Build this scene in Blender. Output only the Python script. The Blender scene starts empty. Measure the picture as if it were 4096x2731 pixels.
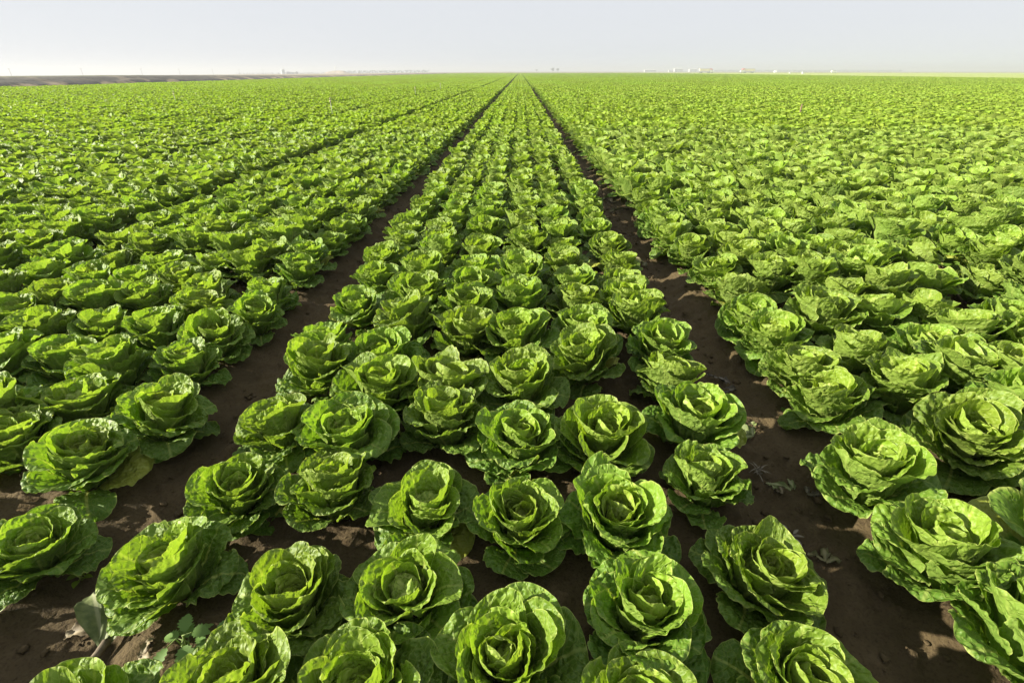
import bpy, bmesh, math, random
import numpy as np
from mathutils import Vector, Matrix, Euler

R = math.radians
C = bpy.context.scene.collection
S = bpy.context.scene

# ------------------------------------------------------------------ camera, world, sun, exposure
CAM_H = 1.4
PITCH, YAW = R(28.96), R(0.848)
cam = bpy.data.objects.new('camera', bpy.data.cameras.new('camera'))
C.objects.link(cam)
cam.location = (0, 0, CAM_H)
cam.rotation_euler = (math.pi / 2 - PITCH, 0, YAW)
cam.data.sensor_width = 36
cam.data.lens = 36 * 0.47619
cam.data.clip_start = 0.05
cam.data.clip_end = 20000
S.camera = cam

SUN_EL = R(22)
SUN_AZ = R(187)          # direction towards the sun, measured from +X
SUN_VEC = Vector((math.cos(SUN_EL) * math.cos(SUN_AZ), math.cos(SUN_EL) * math.sin(SUN_AZ), math.sin(SUN_EL)))
world = bpy.data.worlds.new("World")
S.world = world
world.use_nodes = True
wn = world.node_tree
sky = wn.nodes.new('ShaderNodeTexSky')
sky.sky_type = 'NISHITA'
sky.sun_disc = False
sky.sun_elevation = SUN_EL
sky.sun_rotation = math.atan2(SUN_VEC.x, SUN_VEC.y)
sky.air_density = 1.0
sky.dust_density = 0.4
sky.ozone_density = 1.2
bg = wn.nodes['Background']
bg.inputs['Strength'].default_value = 0.062
hz = wn.nodes.new('ShaderNodeHueSaturation')      # dusty summer air: little colour left in the sky
hz.inputs['Saturation'].default_value = 0.55
wn.links.new(sky.outputs['Color'], hz.inputs['Color'])
veil = wn.nodes.new('ShaderNodeMix'); veil.data_type = 'RGBA'      # an even veil of dust under the clear sky
veil.inputs['Factor'].default_value = 0.94
veil.inputs['B'].default_value = (4.02, 4.14, 4.42, 1)
wn.links.new(hz.outputs['Color'], veil.inputs['A'])
wn.links.new(veil.outputs['Result'], bg.inputs['Color'])

sun = bpy.data.objects.new('sun', bpy.data.lights.new('sun', 'SUN'))
C.objects.link(sun)
sun.data.energy = 5.0
sun.data.angle = R(1.0)
sun.data.color = (1.0, 0.93, 0.78)
sun.rotation_euler = SUN_VEC.to_track_quat('Z', 'Y').to_euler()

S.view_settings.view_transform = 'Standard'
S.view_settings.look = 'None'
S.view_settings.exposure = 1.63
S.view_settings.gamma = 1.0
S.cycles.volume_bounces = 1
S.cycles.max_bounces = 10
S.cycles.transmission_bounces = 6

# ------------------------------------------------------------------ helpers
def tag(o, label=None, cat=None, group=None, kind=None):
    if label: o['label'] = label
    if cat: o['category'] = cat
    if group: o['group'] = group
    if kind: o['kind'] = kind
    return o

def link(o, parent=None):
    C.objects.link(o)
    if parent is not None: o.parent = parent
    return o

def empty(name, loc, rz=0.0):
    o = bpy.data.objects.new(name, None)
    o.location = loc
    o.rotation_euler = (0, 0, rz)
    o.empty_display_size = 0.1
    return link(o)

def mesh_np(name, v, f, mat=None, smooth=True, uv=None, dat=None):
    """v (n,3) array, f list/array of quads or tris"""
    me = bpy.data.meshes.new(name)
    if isinstance(f, np.ndarray):
        v = np.asarray(v, np.float32); k_ = f.shape[1]
        me.vertices.add(len(v)); me.vertices.foreach_set('co', v.ravel())
        me.loops.add(f.size); me.loops.foreach_set('vertex_index', f.ravel().astype(np.int32))
        me.polygons.add(len(f)); me.polygons.foreach_set('loop_start', np.arange(0, f.size, k_, dtype=np.int32))
        me.update(calc_edges=True)
    else:
        me.from_pydata(np.asarray(v, float).tolist(), [], [list(map(int, q)) for q in f])
    if smooth:
        me.polygons.foreach_set('use_smooth', [True] * len(me.polygons))
    if uv is not None:
        lay = me.uv_layers.new(name='leaf_map')
        idx = np.empty(len(me.loops), np.int32)
        me.loops.foreach_get('vertex_index', idx)
        lay.data.foreach_set('uv', np.asarray(uv, np.float32)[idx].ravel())
    if dat is not None:
        a = me.attributes.new('leafdat', 'FLOAT_COLOR', 'POINT')
        a.data.foreach_set('color', np.asarray(dat, np.float32).ravel())
    if mat: me.materials.append(mat)
    return me

def bm_obj(name, bm, mat, parent=None, smooth=False):
    me = bpy.data.meshes.new(name)
    bm.to_mesh(me); bm.free()
    if smooth:
        me.polygons.foreach_set('use_smooth', [True] * len(me.polygons))
    me.materials.append(mat)
    return link(bpy.data.objects.new(name, me), parent)

def add_box(bm, x0, x1, y0, y1, z0, z1, bevel=0.0):
    vs = [bm.verts.new((x, y, z)) for z in (z0, z1) for y in (y0, y1) for x in (x0, x1)]
    fs = [(0, 2, 3, 1), (4, 5, 7, 6), (0, 1, 5, 4), (2, 6, 7, 3), (0, 4, 6, 2), (1, 3, 7, 5)]
    faces = [bm.faces.new([vs[i] for i in f]) for f in fs]
    if bevel:
        es = list({e for f in faces for e in f.edges})
        bmesh.ops.bevel(bm, geom=es, offset=bevel, segments=2, affect='EDGES', clamp_overlap=True)

def add_prism(bm, pts, y0, y1):
    """polygon in x,z extruded in y"""
    a = [bm.verts.new((x, y0, z)) for x, z in pts]
    b = [bm.verts.new((x, y1, z)) for x, z in pts]
    bm.faces.new(a); bm.faces.new(b[::-1])
    n = len(pts)
    for i in range(n):
        bm.faces.new((a[i], b[i], b[(i + 1) % n], a[(i + 1) % n])) if False else bm.faces.new((a[(i + 1) % n], b[(i + 1) % n], b[i], a[i]))

def add_tube(bm, pts, radii, seg=8, caps=True):
    rings = []
    for i, p in enumerate(pts):
        p = Vector(p)
        d = (Vector(pts[min(i + 1, len(pts) - 1)]) - Vector(pts[max(i - 1, 0)])).normalized()
        a = d.cross(Vector((0, 0, 1)) if abs(d.z) < 0.9 else Vector((1, 0, 0))).normalized()
        b = d.cross(a)
        rr = radii[i] if hasattr(radii, '__len__') else radii
        rings.append([bm.verts.new(p + (a * math.cos(t) + b * math.sin(t)) * rr) for t in [2 * math.pi * k / seg for k in range(seg)]])
    for r0, r1 in zip(rings, rings[1:]):
        for k in range(seg):
            bm.faces.new((r0[k], r0[(k + 1) % seg], r1[(k + 1) % seg], r1[k]))
    if caps:
        bm.faces.new(rings[0][::-1]); bm.faces.new(rings[-1])

def add_lathe(bm, prof, seg=20, c=(0, 0)):
    rings = []
    for r, z in prof:
        rings.append([bm.verts.new((c[0] + r * math.cos(2 * math.pi * k / seg), c[1] + r * math.sin(2 * math.pi * k / seg), z)) for k in range(seg)])
    for r0, r1 in zip(rings, rings[1:]):
        for k in range(seg):
            bm.faces.new((r0[k], r0[(k + 1) % seg], r1[(k + 1) % seg], r1[k]))
    bm.faces.new(rings[0][::-1]); bm.faces.new(rings[-1])

def fbm(x, y, scale, octaves, rng, gain=0.5):
    out = np.zeros_like(x); amp = 1.0; tot = 0.0
    for o in range(octaves):
        g = rng.random((256, 256))
        fx = x * scale; fy = y * scale
        ix = np.floor(fx).astype(int); iy = np.floor(fy).astype(int)
        tx = fx - ix; ty = fy - iy
        tx = tx * tx * (3 - 2 * tx); ty = ty * ty * (3 - 2 * ty)
        a = g[ix & 255, iy & 255]; b = g[(ix + 1) & 255, iy & 255]
        c = g[ix & 255, (iy + 1) & 255]; d = g[(ix + 1) & 255, (iy + 1) & 255]
        out += amp * ((a * (1 - tx) + b * tx) * (1 - ty) + (c * (1 - tx) + d * tx) * ty)
        tot += amp; amp *= gain; scale *= 2.03
    return out / tot

# ------------------------------------------------------------------ materials
class NT:
    def __init__(s, name):
        s.m = bpy.data.materials.new(name); s.m.use_nodes = True
        s.t = s.m.node_tree; s.b = s.t.nodes['Principled BSDF']; s.out = s.t.nodes['Material Output']
    def n(s, typ, **kw):
        nd = s.t.nodes.new(typ)
        for k, v in kw.items():
            if k.startswith('i_'): nd.inputs[k[2:].replace('_', ' ')].default_value = v
            else: setattr(nd, k, v)
        return nd
    def l(s, a, b): s.t.links.new(a, b)
    def math(s, op, a, b=None, clamp=False):
        nd = s.n('ShaderNodeMath', operation=op); nd.use_clamp = clamp
        for i, x in enumerate((a, b)):
            if x is None: continue
            if isinstance(x, (int, float)): nd.inputs[i].default_value = x
            else: s.l(x, nd.inputs[i])
        return nd.outputs[0]
    def mix(s, f, a, b, typ='MIX'):
        nd = s.n('ShaderNodeMix', data_type='RGBA', blend_type=typ)
        for sock, x in ((nd.inputs['Factor'], f), (nd.inputs['A'], a), (nd.inputs['B'], b)):
            if isinstance(x, (int, float)): sock.default_value = x
            elif isinstance(x, tuple): sock.default_value = (*x, 1.0)
            else: s.l(x, sock)
        return nd.outputs['Result']
    def ramp(s, x, lo, hi, a=0.0, b=1.0):
        nd = s.n('ShaderNodeMapRange', interpolation_type='SMOOTHSTEP')
        nd.inputs[1].default_value = lo; nd.inputs[2].default_value = hi
        nd.inputs[3].default_value = a; nd.inputs[4].default_value = b
        s.l(x, nd.inputs[0]); return nd.outputs[0]

def leaf_material(name, dark, mid, pale, fine=True):
    k = NT(name)
    at = k.n('ShaderNodeAttribute', attribute_name='leafdat')
    sep = k.n('ShaderNodeSeparateColor'); k.l(at.outputs['Color'], sep.inputs[0])
    age, rim, rnd = sep.outputs[0], sep.outputs[1], sep.outputs[2]
    oi = k.n('ShaderNodeObjectInfo')
    col = k.mix(k.ramp(age, 0.15, 1.0), mid, dark)
    col = k.mix(k.ramp(age, 0.0, 0.38, 0.75, 0.0), col, pale)
    # a few of the lowest leaves have yellowed
    col = k.mix(k.math('MULTIPLY', k.ramp(rnd, 0.90, 0.95), k.ramp(age, 0.82, 0.9, 0.0, 0.55)), col, (0.36, 0.33, 0.05))
    # each leaf and each plant differs a little
    hsv = k.n('ShaderNodeHueSaturation')
    k.l(k.math('ADD', k.math('MULTIPLY', k.math('SUBTRACT', oi.outputs['Random'], 0.5), 0.016), 0.5), hsv.inputs['Hue'])
    vv = k.math('ADD', k.math('MULTIPLY', rnd, 0.34), k.math('ADD', k.math('MULTIPLY', oi.outputs['Random'], 0.22), 0.74))
    k.l(vv, hsv.inputs['Value'])
    k.l(col, hsv.inputs['Color']); col = hsv.outputs[0]
    bsdf = k.b
    if fine:
        uv = k.n('ShaderNodeUVMap', uv_map='leaf_map')
        # warp so that the veins wander
        nz = k.n('ShaderNodeTexNoise'); nz.inputs['Scale'].default_value = 28; nz.inputs['Detail'].default_value = 2
        k.l(uv.outputs[0], nz.inputs['Vector'])
        ms = k.n('ShaderNodeVectorMath', operation='SCALE'); ms.inputs['Scale'].default_value = 0.022
        sb = k.n('ShaderNodeVectorMath', operation='SUBTRACT'); sb.inputs[1].default_value = (0.5, 0.5, 0.5)
        k.l(nz.outputs['Color'], sb.inputs[0]); k.l(sb.outputs[0], ms.inputs[0])
        ad = k.n('ShaderNodeVectorMath', operation='ADD'); k.l(uv.outputs[0], ad.inputs[0]); k.l(ms.outputs[0], ad.inputs[1])
        sx = k.n('ShaderNodeSeparateXYZ'); k.l(ad.outputs[0], sx.inputs[0])
        su = k.n('ShaderNodeSeparateXYZ'); k.l(uv.outputs[0], su.inputs[0])
        au = k.math('ABSOLUTE', sx.outputs[0])
        rib = k.ramp(k.math('ABSOLUTE', su.outputs[0]), 0.0016, 0.0075, 1.0, 0.0)
        rib = k.math('MULTIPLY', rib, k.ramp(su.outputs[1], 0.08, 0.21, 1.5, 0.5))
        w = k.math('SUBTRACT', sx.outputs[1], k.math('MULTIPLY', au, 0.75))
        fr = k.math('FRACT', k.math('MULTIPLY', w, 30.0))
        side = k.ramp(k.math('ABSOLUTE', k.math('SUBTRACT', fr, 0.5)), 0.0, 0.09, 1.0, 0.0)
        vo = k.n('ShaderNodeTexVoronoi', feature='DISTANCE_TO_EDGE'); vo.inputs['Scale'].default_value = 62
        k.l(ad.outputs[0], vo.inputs['Vector'])
        net = k.ramp(vo.outputs['Distance'], 0.0, 0.09, 1.0, 0.0)
        veins = k.math('MAXIMUM', k.math('MULTIPLY', side, 0.60), k.math('MULTIPLY', net, 0.45))
        vc = k.math('MAXIMUM', rib, k.math('MULTIPLY', veins, 0.6))
        col = k.mix(k.math('MULTIPLY', vc, 0.62), col, pale)
        col = k.mix(k.math('MULTIPLY', rim, 0.75), col, pale)
        n2 = k.n('ShaderNodeTexNoise'); n2.inputs['Scale'].default_value = 45; n2.inputs['Detail'].default_value = 3
        k.l(uv.outputs[0], n2.inputs['Vector'])
        col = k.mix(k.ramp(n2.outputs['Fac'], 0.3, 0.75, 0.0, 0.22), col, (dark[0] * 0.8, dark[1] * 0.85, dark[2] * 0.8))
        # blisters: domes between the veins
        vs_ = k.n('ShaderNodeTexVoronoi', feature='SMOOTH_F1'); vs_.inputs['Scale'].default_value = 75; vs_.inputs['Smoothness'].default_value = 0.35
        k.l(ad.outputs[0], vs_.inputs['Vector'])
        hgt = k.math('MULTIPLY', k.ramp(vs_.outputs['Distance'], 0.05, 0.62, 1.0, 0.0), k.ramp(n2.outputs['Fac'], 0.35, 0.62, 0.25, 1.0))
        hgt = k.math('SUBTRACT', hgt, k.math('MULTIPLY', side, 0.22))
        hgt = k.math('ADD', hgt, k.math('MULTIPLY', n2.outputs['Fac'], 0.3))
        bp = k.n('ShaderNodeBump'); bp.inputs['Strength'].default_value = 0.75; bp.inputs['Distance'].default_value = 0.0056
        k.l(hgt, bp.inputs['Height'])
        k.l(bp.outputs[0], bsdf.inputs['Normal'])
    gm = k.n('ShaderNodeNewGeometry')       # the outer face of a leaf is paler and duller than the inner one
    col = k.mix(k.math('MULTIPLY', k.math('SUBTRACT', 1.0, gm.outputs['Backfacing']), 0.30), col, (0.24, 0.31, 0.085))
    k.l(col, bsdf.inputs['Base Color'])
    bsdf.inputs['Roughness'].default_value = 0.52 if fine else 0.62
    bsdf.inputs['Specular IOR Level'].default_value = 0.38 if fine else 0.30
    tr = k.n('ShaderNodeBsdfTranslucent')
    tc = k.mix(1.0, col, (1.28, 1.36, 0.50), 'MULTIPLY')
    k.l(tc, tr.inputs['Color'])
    if fine: k.l(bp.outputs[0], tr.inputs['Normal'])
    mx = k.n('ShaderNodeMixShader'); mx.inputs[0].default_value = 0.39
    k.l(bsdf.outputs[0], mx.inputs[1]); k.l(tr.outputs[0], mx.inputs[2])
    k.l(mx.outputs[0], k.out.inputs['Surface'])
    return k.m

LEAF = leaf_material('lettuce_leaf', (0.090, 0.176, 0.017), (0.215, 0.314, 0.024), (0.48, 0.54, 0.14))
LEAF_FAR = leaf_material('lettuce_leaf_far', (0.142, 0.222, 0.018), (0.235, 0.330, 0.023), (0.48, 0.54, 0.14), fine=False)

def plain(name, col, rough=0.7, var=0.25, scale=3.0, metal=0.0, bump=0.0):
    k = NT(name)
    tc = k.n('ShaderNodeTexCoord')
    nz = k.n('ShaderNodeTexNoise'); nz.inputs['Scale'].default_value = scale; nz.inputs['Detail'].default_value = 6
    k.l(tc.outputs['Object'], nz.inputs['Vector'])
    c = k.mix(k.ramp(nz.outputs['Fac'], 0.3, 0.7), tuple(x * (1 - var) for x in col), tuple(min(1, x * (1 + var)) for x in col))
    k.l(c, k.b.inputs['Base Color'])
    k.b.inputs['Roughness'].default_value = rough
    k.b.inputs['Metallic'].default_value = metal
    if bump:
        bp = k.n('ShaderNodeBump'); bp.inputs['Strength'].default_value = 0.6; bp.inputs['Distance'].default_value = bump
        k.l(nz.outputs['Fac'], bp.inputs['Height']); k.l(bp.outputs[0], k.b.inputs['Normal'])
    return k.m

def soil_material():
    k = NT('soil')
    geo = k.n('ShaderNodeNewGeometry')
    def nz(scale, det=8, rough=0.6):
        n_ = k.n('ShaderNodeTexNoise'); n_.inputs['Scale'].default_value = scale
        n_.inputs['Detail'].default_value = det; n_.inputs['Roughness'].default_value = rough
        k.l(geo.outputs['Position'], n_.inputs['Vector']); return n_.outputs['Fac']
    big, mid, fine = nz(1.3), nz(14), nz(120, 6)
    c = k.mix(k.ramp(big, 0.35, 0.68), (0.055, 0.040, 0.020), (0.086, 0.063, 0.031))
    c = k.mix(k.ramp(mid, 0.45, 0.75, 0.0, 0.6), c, (0.100, 0.075, 0.040))
    c = k.mix(k.ramp(fine, 0.35, 0.5, 0.55, 0.0), c, (0.030, 0.020, 0.012))
    k.l(c, k.b.inputs['Base Color'])
    k.b.inputs['Roughness'].default_value = 0.95
    k.b.inputs['Specular IOR Level'].default_value = 0.15
    vo = k.n('ShaderNodeTexVoronoi'); vo.inputs['Scale'].default_value = 55
    k.l(geo.outputs['Position'], vo.inputs['Vector'])
    h = k.math('ADD', k.math('MULTIPLY', mid, 1.2), k.math('ADD', k.math('MULTIPLY', fine, 0.5), k.math('MULTIPLY', vo.outputs['Distance'], -0.35)))
    bp = k.n('ShaderNodeBump'); bp.inputs['Strength'].default_value = 0.8; bp.inputs['Distance'].default_value = 0.012
    k.l(h, bp.inputs['Height']); k.l(bp.outputs[0], k.b.inputs['Normal'])
    return k.m
SOIL = soil_material()

def field_material(name, a, b, scale=0.5, stretch=(1, 0.1, 1)):
    k = NT(name)
    geo = k.n('ShaderNodeNewGeometry')
    mp = k.n('ShaderNodeVectorMath', operation='MULTIPLY'); mp.inputs[1].default_value = stretch
    k.l(geo.outputs['Position'], mp.inputs[0])
    nz = k.n('ShaderNodeTexNoise'); nz.inputs['Scale'].default_value = scale; nz.inputs['Detail'].default_value = 8
    k.l(mp.outputs[0], nz.inputs['Vector'])
    n2 = k.n('ShaderNodeTexNoise'); n2.inputs['Scale'].default_value = 2.3; n2.inputs['Detail'].default_value = 5
    k.l(geo.outputs['Position'], n2.inputs['Vector'])
    f = k.math('ADD', k.math('MULTIPLY', nz.outputs['Fac'], 0.6), k.math('MULTIPLY', n2.outputs['Fac'], 0.4))
    k.l(k.mix(k.ramp(f, 0.36, 0.64), a, b), k.b.inputs['Base Color'])
    k.b.inputs['Roughness'].default_value = 0.95
    k.b.inputs['Specular IOR Level'].default_value = 0.1
    return k.m

# ------------------------------------------------------------------ setting: ground
PITCH_BED, BED0, ROWS = 2.25, -0.13, [-0.81, -0.486, -0.162, 0.162, 0.486, 0.81]
FIELD_X0, FIELD_X1, FIELD_Y1 = -46.0, 96.0, 430.0

def bed_profile(x):
    d = np.abs((x - BED0 + PITCH_BED / 2) % PITCH_BED - PITCH_BED / 2)
    t = np.clip((PITCH_BED / 2 - 0.10 - d) / 0.16, 0, 1)
    return 0.045 * t * t * (3 - 2 * t)

def ground_height(x, y, rng):
    z = bed_profile(x)
    near = np.clip((14 - np.hypot(x, y)) / 6, 0, 1)
    big = fbm(x + 50, y + 50, 4.0, 3, rng) - 0.5
    med = fbm(x + 50, y + 50, 16.0, 4, rng) - 0.5
    clod = np.clip(fbm(x + 50, y + 50, 26.0, 2, rng) - 0.57, 0, 1)
    return z + near * (0.030 * big + 0.026 * med + 0.12 * clod)

xs = np.unique(np.round(np.concatenate([np.arange(-4.2, 4.2, 0.022), np.arange(-9, -4.2, 0.12), np.arange(4.2, 9, 0.12),
                                        np.linspace(FIELD_X0, -9, 60), np.linspace(9, FIELD_X1, 80)]), 4))
ys = np.unique(np.round(np.concatenate([np.linspace(-4, 0.2, 12), np.arange(0.2, 5.5, 0.022), np.geomspace(5.5, FIELD_Y1, 120)]), 4))
gx, gy = np.meshgrid(xs, ys)
gz = ground_height(gx, gy, np.random.default_rng(3))
nx, ny = len(xs), len(ys)
ii, jj = np.meshgrid(np.arange(nx - 1), np.arange(ny - 1))
a0 = (jj * nx + ii).ravel()
soil = link(bpy.data.objects.new('field_soil', mesh_np('field_soil', np.stack([gx.ravel(), gy.ravel(), gz.ravel()], 1),
            np.stack([a0, a0 + 1, a0 + nx + 1, a0 + nx], 1), SOIL)))
tag(soil, kind='structure')

def sheet(name, x0, x1, y0, y1, z, mat):
    me = mesh_np(name, [(x0, y0, z), (x1, y0, z), (x1, y1, z), (x0, y1, z)], [(0, 1, 2, 3)], mat, smooth=False)
    return tag(link(bpy.data.objects.new(name, me)), kind='structure')

def land(x): return -0.10 - 0.008 * max(0.0, -x - 72)
GROUND = field_material('dry_ground', (0.17, 0.145, 0.085), (0.26, 0.225, 0.14), 0.05, (1, 1, 1))
gxs = [-5000, -72, 5000]
tag(link(bpy.data.objects.new('ground', mesh_np('ground', [(x, y, land(x)) for y in (-200, 6000) for x in gxs],
    [(0, 1, 4, 3), (1, 2, 5, 4)], GROUND, smooth=False))), kind='structure')
sheet('stubble_field', FIELD_X1, 900, -30, 640, -0.02, field_material('stubble', (0.24, 0.31, 0.07), (0.36, 0.40, 0.13), 0.8))

# the embankment along the far side of the field
def embankment():
    rng = np.random.default_rng(12)
    yy = np.concatenate([np.arange(-20, 140, 0.9), np.arange(140, 420, 4.0)])
    prof = [(-46.6, -0.1), (-47.4, 0.12), (-48.0, 0.34), (-48.8, 0.55), (-49.8, 0.80), (-50.6, 0.92), (-51.4, 0.96), (-55, 0.96), (-58, 0.8), (-64, 0.2), (-70, -0.12)]
    px = np.array([p[0] for p in prof]); pz = np.array([p[1] for p in prof])
    # resample the slope more finely so that gullies show
    t = np.linspace(0, len(prof) - 1, 42)
    px = np.interp(t, np.arange(len(prof)), px); pz = np.interp(t, np.arange(len(prof)), pz)
    X, Y = np.meshgrid(px, yy); Z = np.tile(pz, (len(yy), 1))
    n1 = fbm(X * 1.0 + 300, Y + 300, 0.22, 4, rng) - 0.5
    n2 = fbm(X + 300, Y + 300, 1.3, 3, rng) - 0.5
    k_ = np.clip(pz / 0.5, 0, 1)[None, :] * (np.clip(Z / 0.3, 0, 1))
    Z = Z + k_ * (0.12 * n1 + 0.16 * n2) * np.where(Z > 0.88, 0.4, 1.0)
    Z = (Z + .1) * (1 - .62 * np.clip((Y - 72) / 90, 0, 1)) - .1
    X = X - 4.0 * np.clip((Y - 60) / 300, 0, 1) + 0.3 * n1
    n, m = len(px), len(yy)
    i, j = np.meshgrid(np.arange(n - 1), np.arange(m - 1))
    a = (j * n + i).ravel()
    k = NT('bank_earth')
    geo = k.n('ShaderNodeNewGeometry')
    sp = k.n('ShaderNodeSeparateXYZ'); k.l(geo.outputs['Position'], sp.inputs[0])
    nz = k.n('ShaderNodeTexNoise'); nz.inputs['Scale'].default_value = 0.35; nz.inputs['Detail'].default_value = 9
    k.l(geo.outputs['Position'], nz.inputs['Vector'])
    nf = k.n('ShaderNodeTexNoise'); nf.inputs['Scale'].default_value = 3.0; nf.inputs['Detail'].default_value = 6
    k.l(geo.outputs['Position'], nf.inputs['Vector'])
    c = k.mix(k.ramp(nf.outputs['Fac'], 0.35, 0.65), (0.044, 0.040, 0.033), (0.080, 0.072, 0.056))
    dry = k.math('MULTIPLY', k.ramp(nz.outputs['Fac'], 0.53, 0.62), k.ramp(sp.outputs[2], 0.2, 0.5, 0.9, 0.2))
    c = k.mix(dry, c, (0.40, 0.31, 0.19))
    c = k.mix(k.math('MULTIPLY', k.ramp(sp.outputs[2], 0.86, 0.96), 0.6), c, (0.11, 0.125, 0.05))
    k.l(c, k.b.inputs['Base Color']); k.b.inputs['Roughness'].default_value = 0.95
    o = link(bpy.data.objects.new('embankment', mesh_np('embankment', np.stack([X.ravel(), Y.ravel(), Z.ravel()], 1),
             np.stack([a, a + n, a + n + 1, a + 1], 1), k.m)))
    tag(o, kind='structure')
embankment()

# ------------------------------------------------------------------ lettuces
def interp(t, xs_, ys_): return float(np.interp(t, xs_, ys_))

def leaf_grid(nu, nv, L, W, ph0, ph1, curl, cup_r, rng, age, blister, ruffle, az, r0, z0, twist, lean, back=0.0):
    """one leaf: a grid nu x nv, returns verts, faces, uv, dat"""
    v = (1 - (1 - np.linspace(0, 1, nv)) ** 1.45)[:, None]; u = np.linspace(-1, 1, nu)[None, :]
    # spend more columns near the margins
    u = np.sign(u) * np.abs(u) ** 0.85
    # midrib in the (r, z) plane
    vf = np.linspace(0, 1, 60)
    ph = ph0 + (ph1 - ph0) * vf ** 1.3 + curl * np.clip((vf - 0.45) / 0.55, 0, 1) ** 1.5
    dr = np.cumsum(np.sin(ph)) * L / 60; dz = np.cumsum(np.cos(ph)) * L / 60
    mr = np.interp(v, vf, dr); mz = np.interp(v, vf, dz); mp = np.interp(v, vf, ph)
    # outline
    tip = np.clip((v - 0.58) / 0.42, 0, 1)
    wprof = (0.24 + 0.76 * np.clip(v / 0.52, 0, 1) ** 1.25) * (1 - tip ** 2.3) ** 0.5
    sc = rng.uniform(0.015, 0.04)
    nA, nB = rng.uniform(5, 8), rng.uniform(11, 17)
    pA, pB = rng.uniform(0, 6.28, 2)
    side = np.where(u > 0, 1.0, 1.7)
    wob = 1 + sc * np.sin(nA * v * 3.3 * side + pA + u) + 0.5 * sc * np.sin(nB * v * 2.6 * side + pB)
    hw = 0.5 * W * wprof * wob
    s = u * hw
    kk = 1.0 / cup_r
    # cupping: stronger towards the middle of the leaf, opens at the rim for outer leaves
    kv = kk * (0.75 + 0.5 * np.clip(1 - np.abs(v - 0.55) * 1.8, 0, 1))
    ang = np.clip(kv * np.abs(s), 0, 2.4) * np.sign(s)
    kv = np.maximum(kv, 1e-3)
    lat = np.sin(ang) / kv; inw = (1 - np.cos(ang)) / kv
    sn = s / (0.5 * W)
    edge = np.maximum(np.abs(u) ** 2.6 * np.minimum(1, wprof * 1.6), np.clip((v - 0.55) / 0.45, 0, 1) ** 3.0)
    f1, f2 = rng.uniform(2.0, 3.4), rng.uniform(5, 8.5)
    q = rng.uniform(0, 6.28, 4)
    ph_edge = q[0] + (q[1] - q[0]) * np.clip(0.5 + 0.5 * sn, 0, 1)
    arc = v + 0.25 * sn
    ruf = ruffle * edge * (np.sin(f1 * 6.28 * arc * 0.7 + ph_edge) + 0.55 * np.sin(f2 * 6.28 * arc * 0.7 + q[2] + 2 * sn) + 0.12 * np.sin(f2 * 2.3 * 6.28 * arc * 0.7 + q[3]))
    # margins of outer leaves roll back
    inw = inw - back * W * np.clip(np.abs(sn) - 0.45, 0, 1) ** 2 * np.clip(v * 1.6 - 0.3, 0, 1)
    # blisters
    bl = 0
    if blister > 0:
        nc = 150
        pu = rng.uniform(-1, 1, nc); pv = rng.uniform(0.12, 1.0, nc); pr = rng.uniform(0.0065, 0.0145, nc)
        d2 = ((s[:, :, None] - pu * 0.5 * W) ** 2 + ((v * L)[:, :, None] - pv * L) ** 2) / pr ** 2
        dome = np.clip(1 - d2, 0, 1)
        bl = (blister * (pr / 0.012) * dome).max(axis=2)
        lowf = np.sin(sn * rng.uniform(2, 4) + q[3]) * np.sin(v * rng.uniform(5, 9) + q[2]) * 0.006
        bl = bl + lowf * np.clip(v * 2, 0, 1)
    # rib keel
    keel = 0.004 * np.exp(-(s / 0.006) ** 2) * np.clip(1.1 - v, 0, 1)
    off = inw + ruf + bl - keel
    # local frame: tangent (sin ph, cos ph), inward normal (-cos ph, sin ph)
    rr = mr + off * (-np.cos(mp)); zz = mz + off * np.sin(mp)
    # twist about the midrib and lean sideways
    lat2 = lat + lean * (v ** 1.5) * L
    zz = zz + lat * math.sin(twist) * v
    x = r0 + rr; y = lat2
    ca, sa = math.cos(az), math.sin(az)
    P = np.stack([x * ca - y * sa, x * sa + y * ca, zz + z0], axis=2).reshape(-1, 3)
    i, j = np.meshgrid(np.arange(nu - 1), np.arange(nv - 1))
    a = (j * nu + i).ravel()
    F = np.stack([a, a + 1, a + nu + 1, a + nu], 1)
    uvm = np.stack([s + 0 * v, v * L + 0 * u], axis=2).reshape(-1, 2) + 0.0
    rim = np.maximum(np.clip((np.abs(u) - 0.95) / 0.05, 0, 1) * np.clip(v * 3, 0, 1), np.clip((v - 0.985) / 0.015, 0, 1)) + 0 * v
    dat = np.zeros((nu * nv, 4)); dat[:, 0] = age; dat[:, 1] = rim.ravel(); dat[:, 2] = rng.random(); dat[:, 3] = 1
    return P, F, uvm, dat

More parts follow.
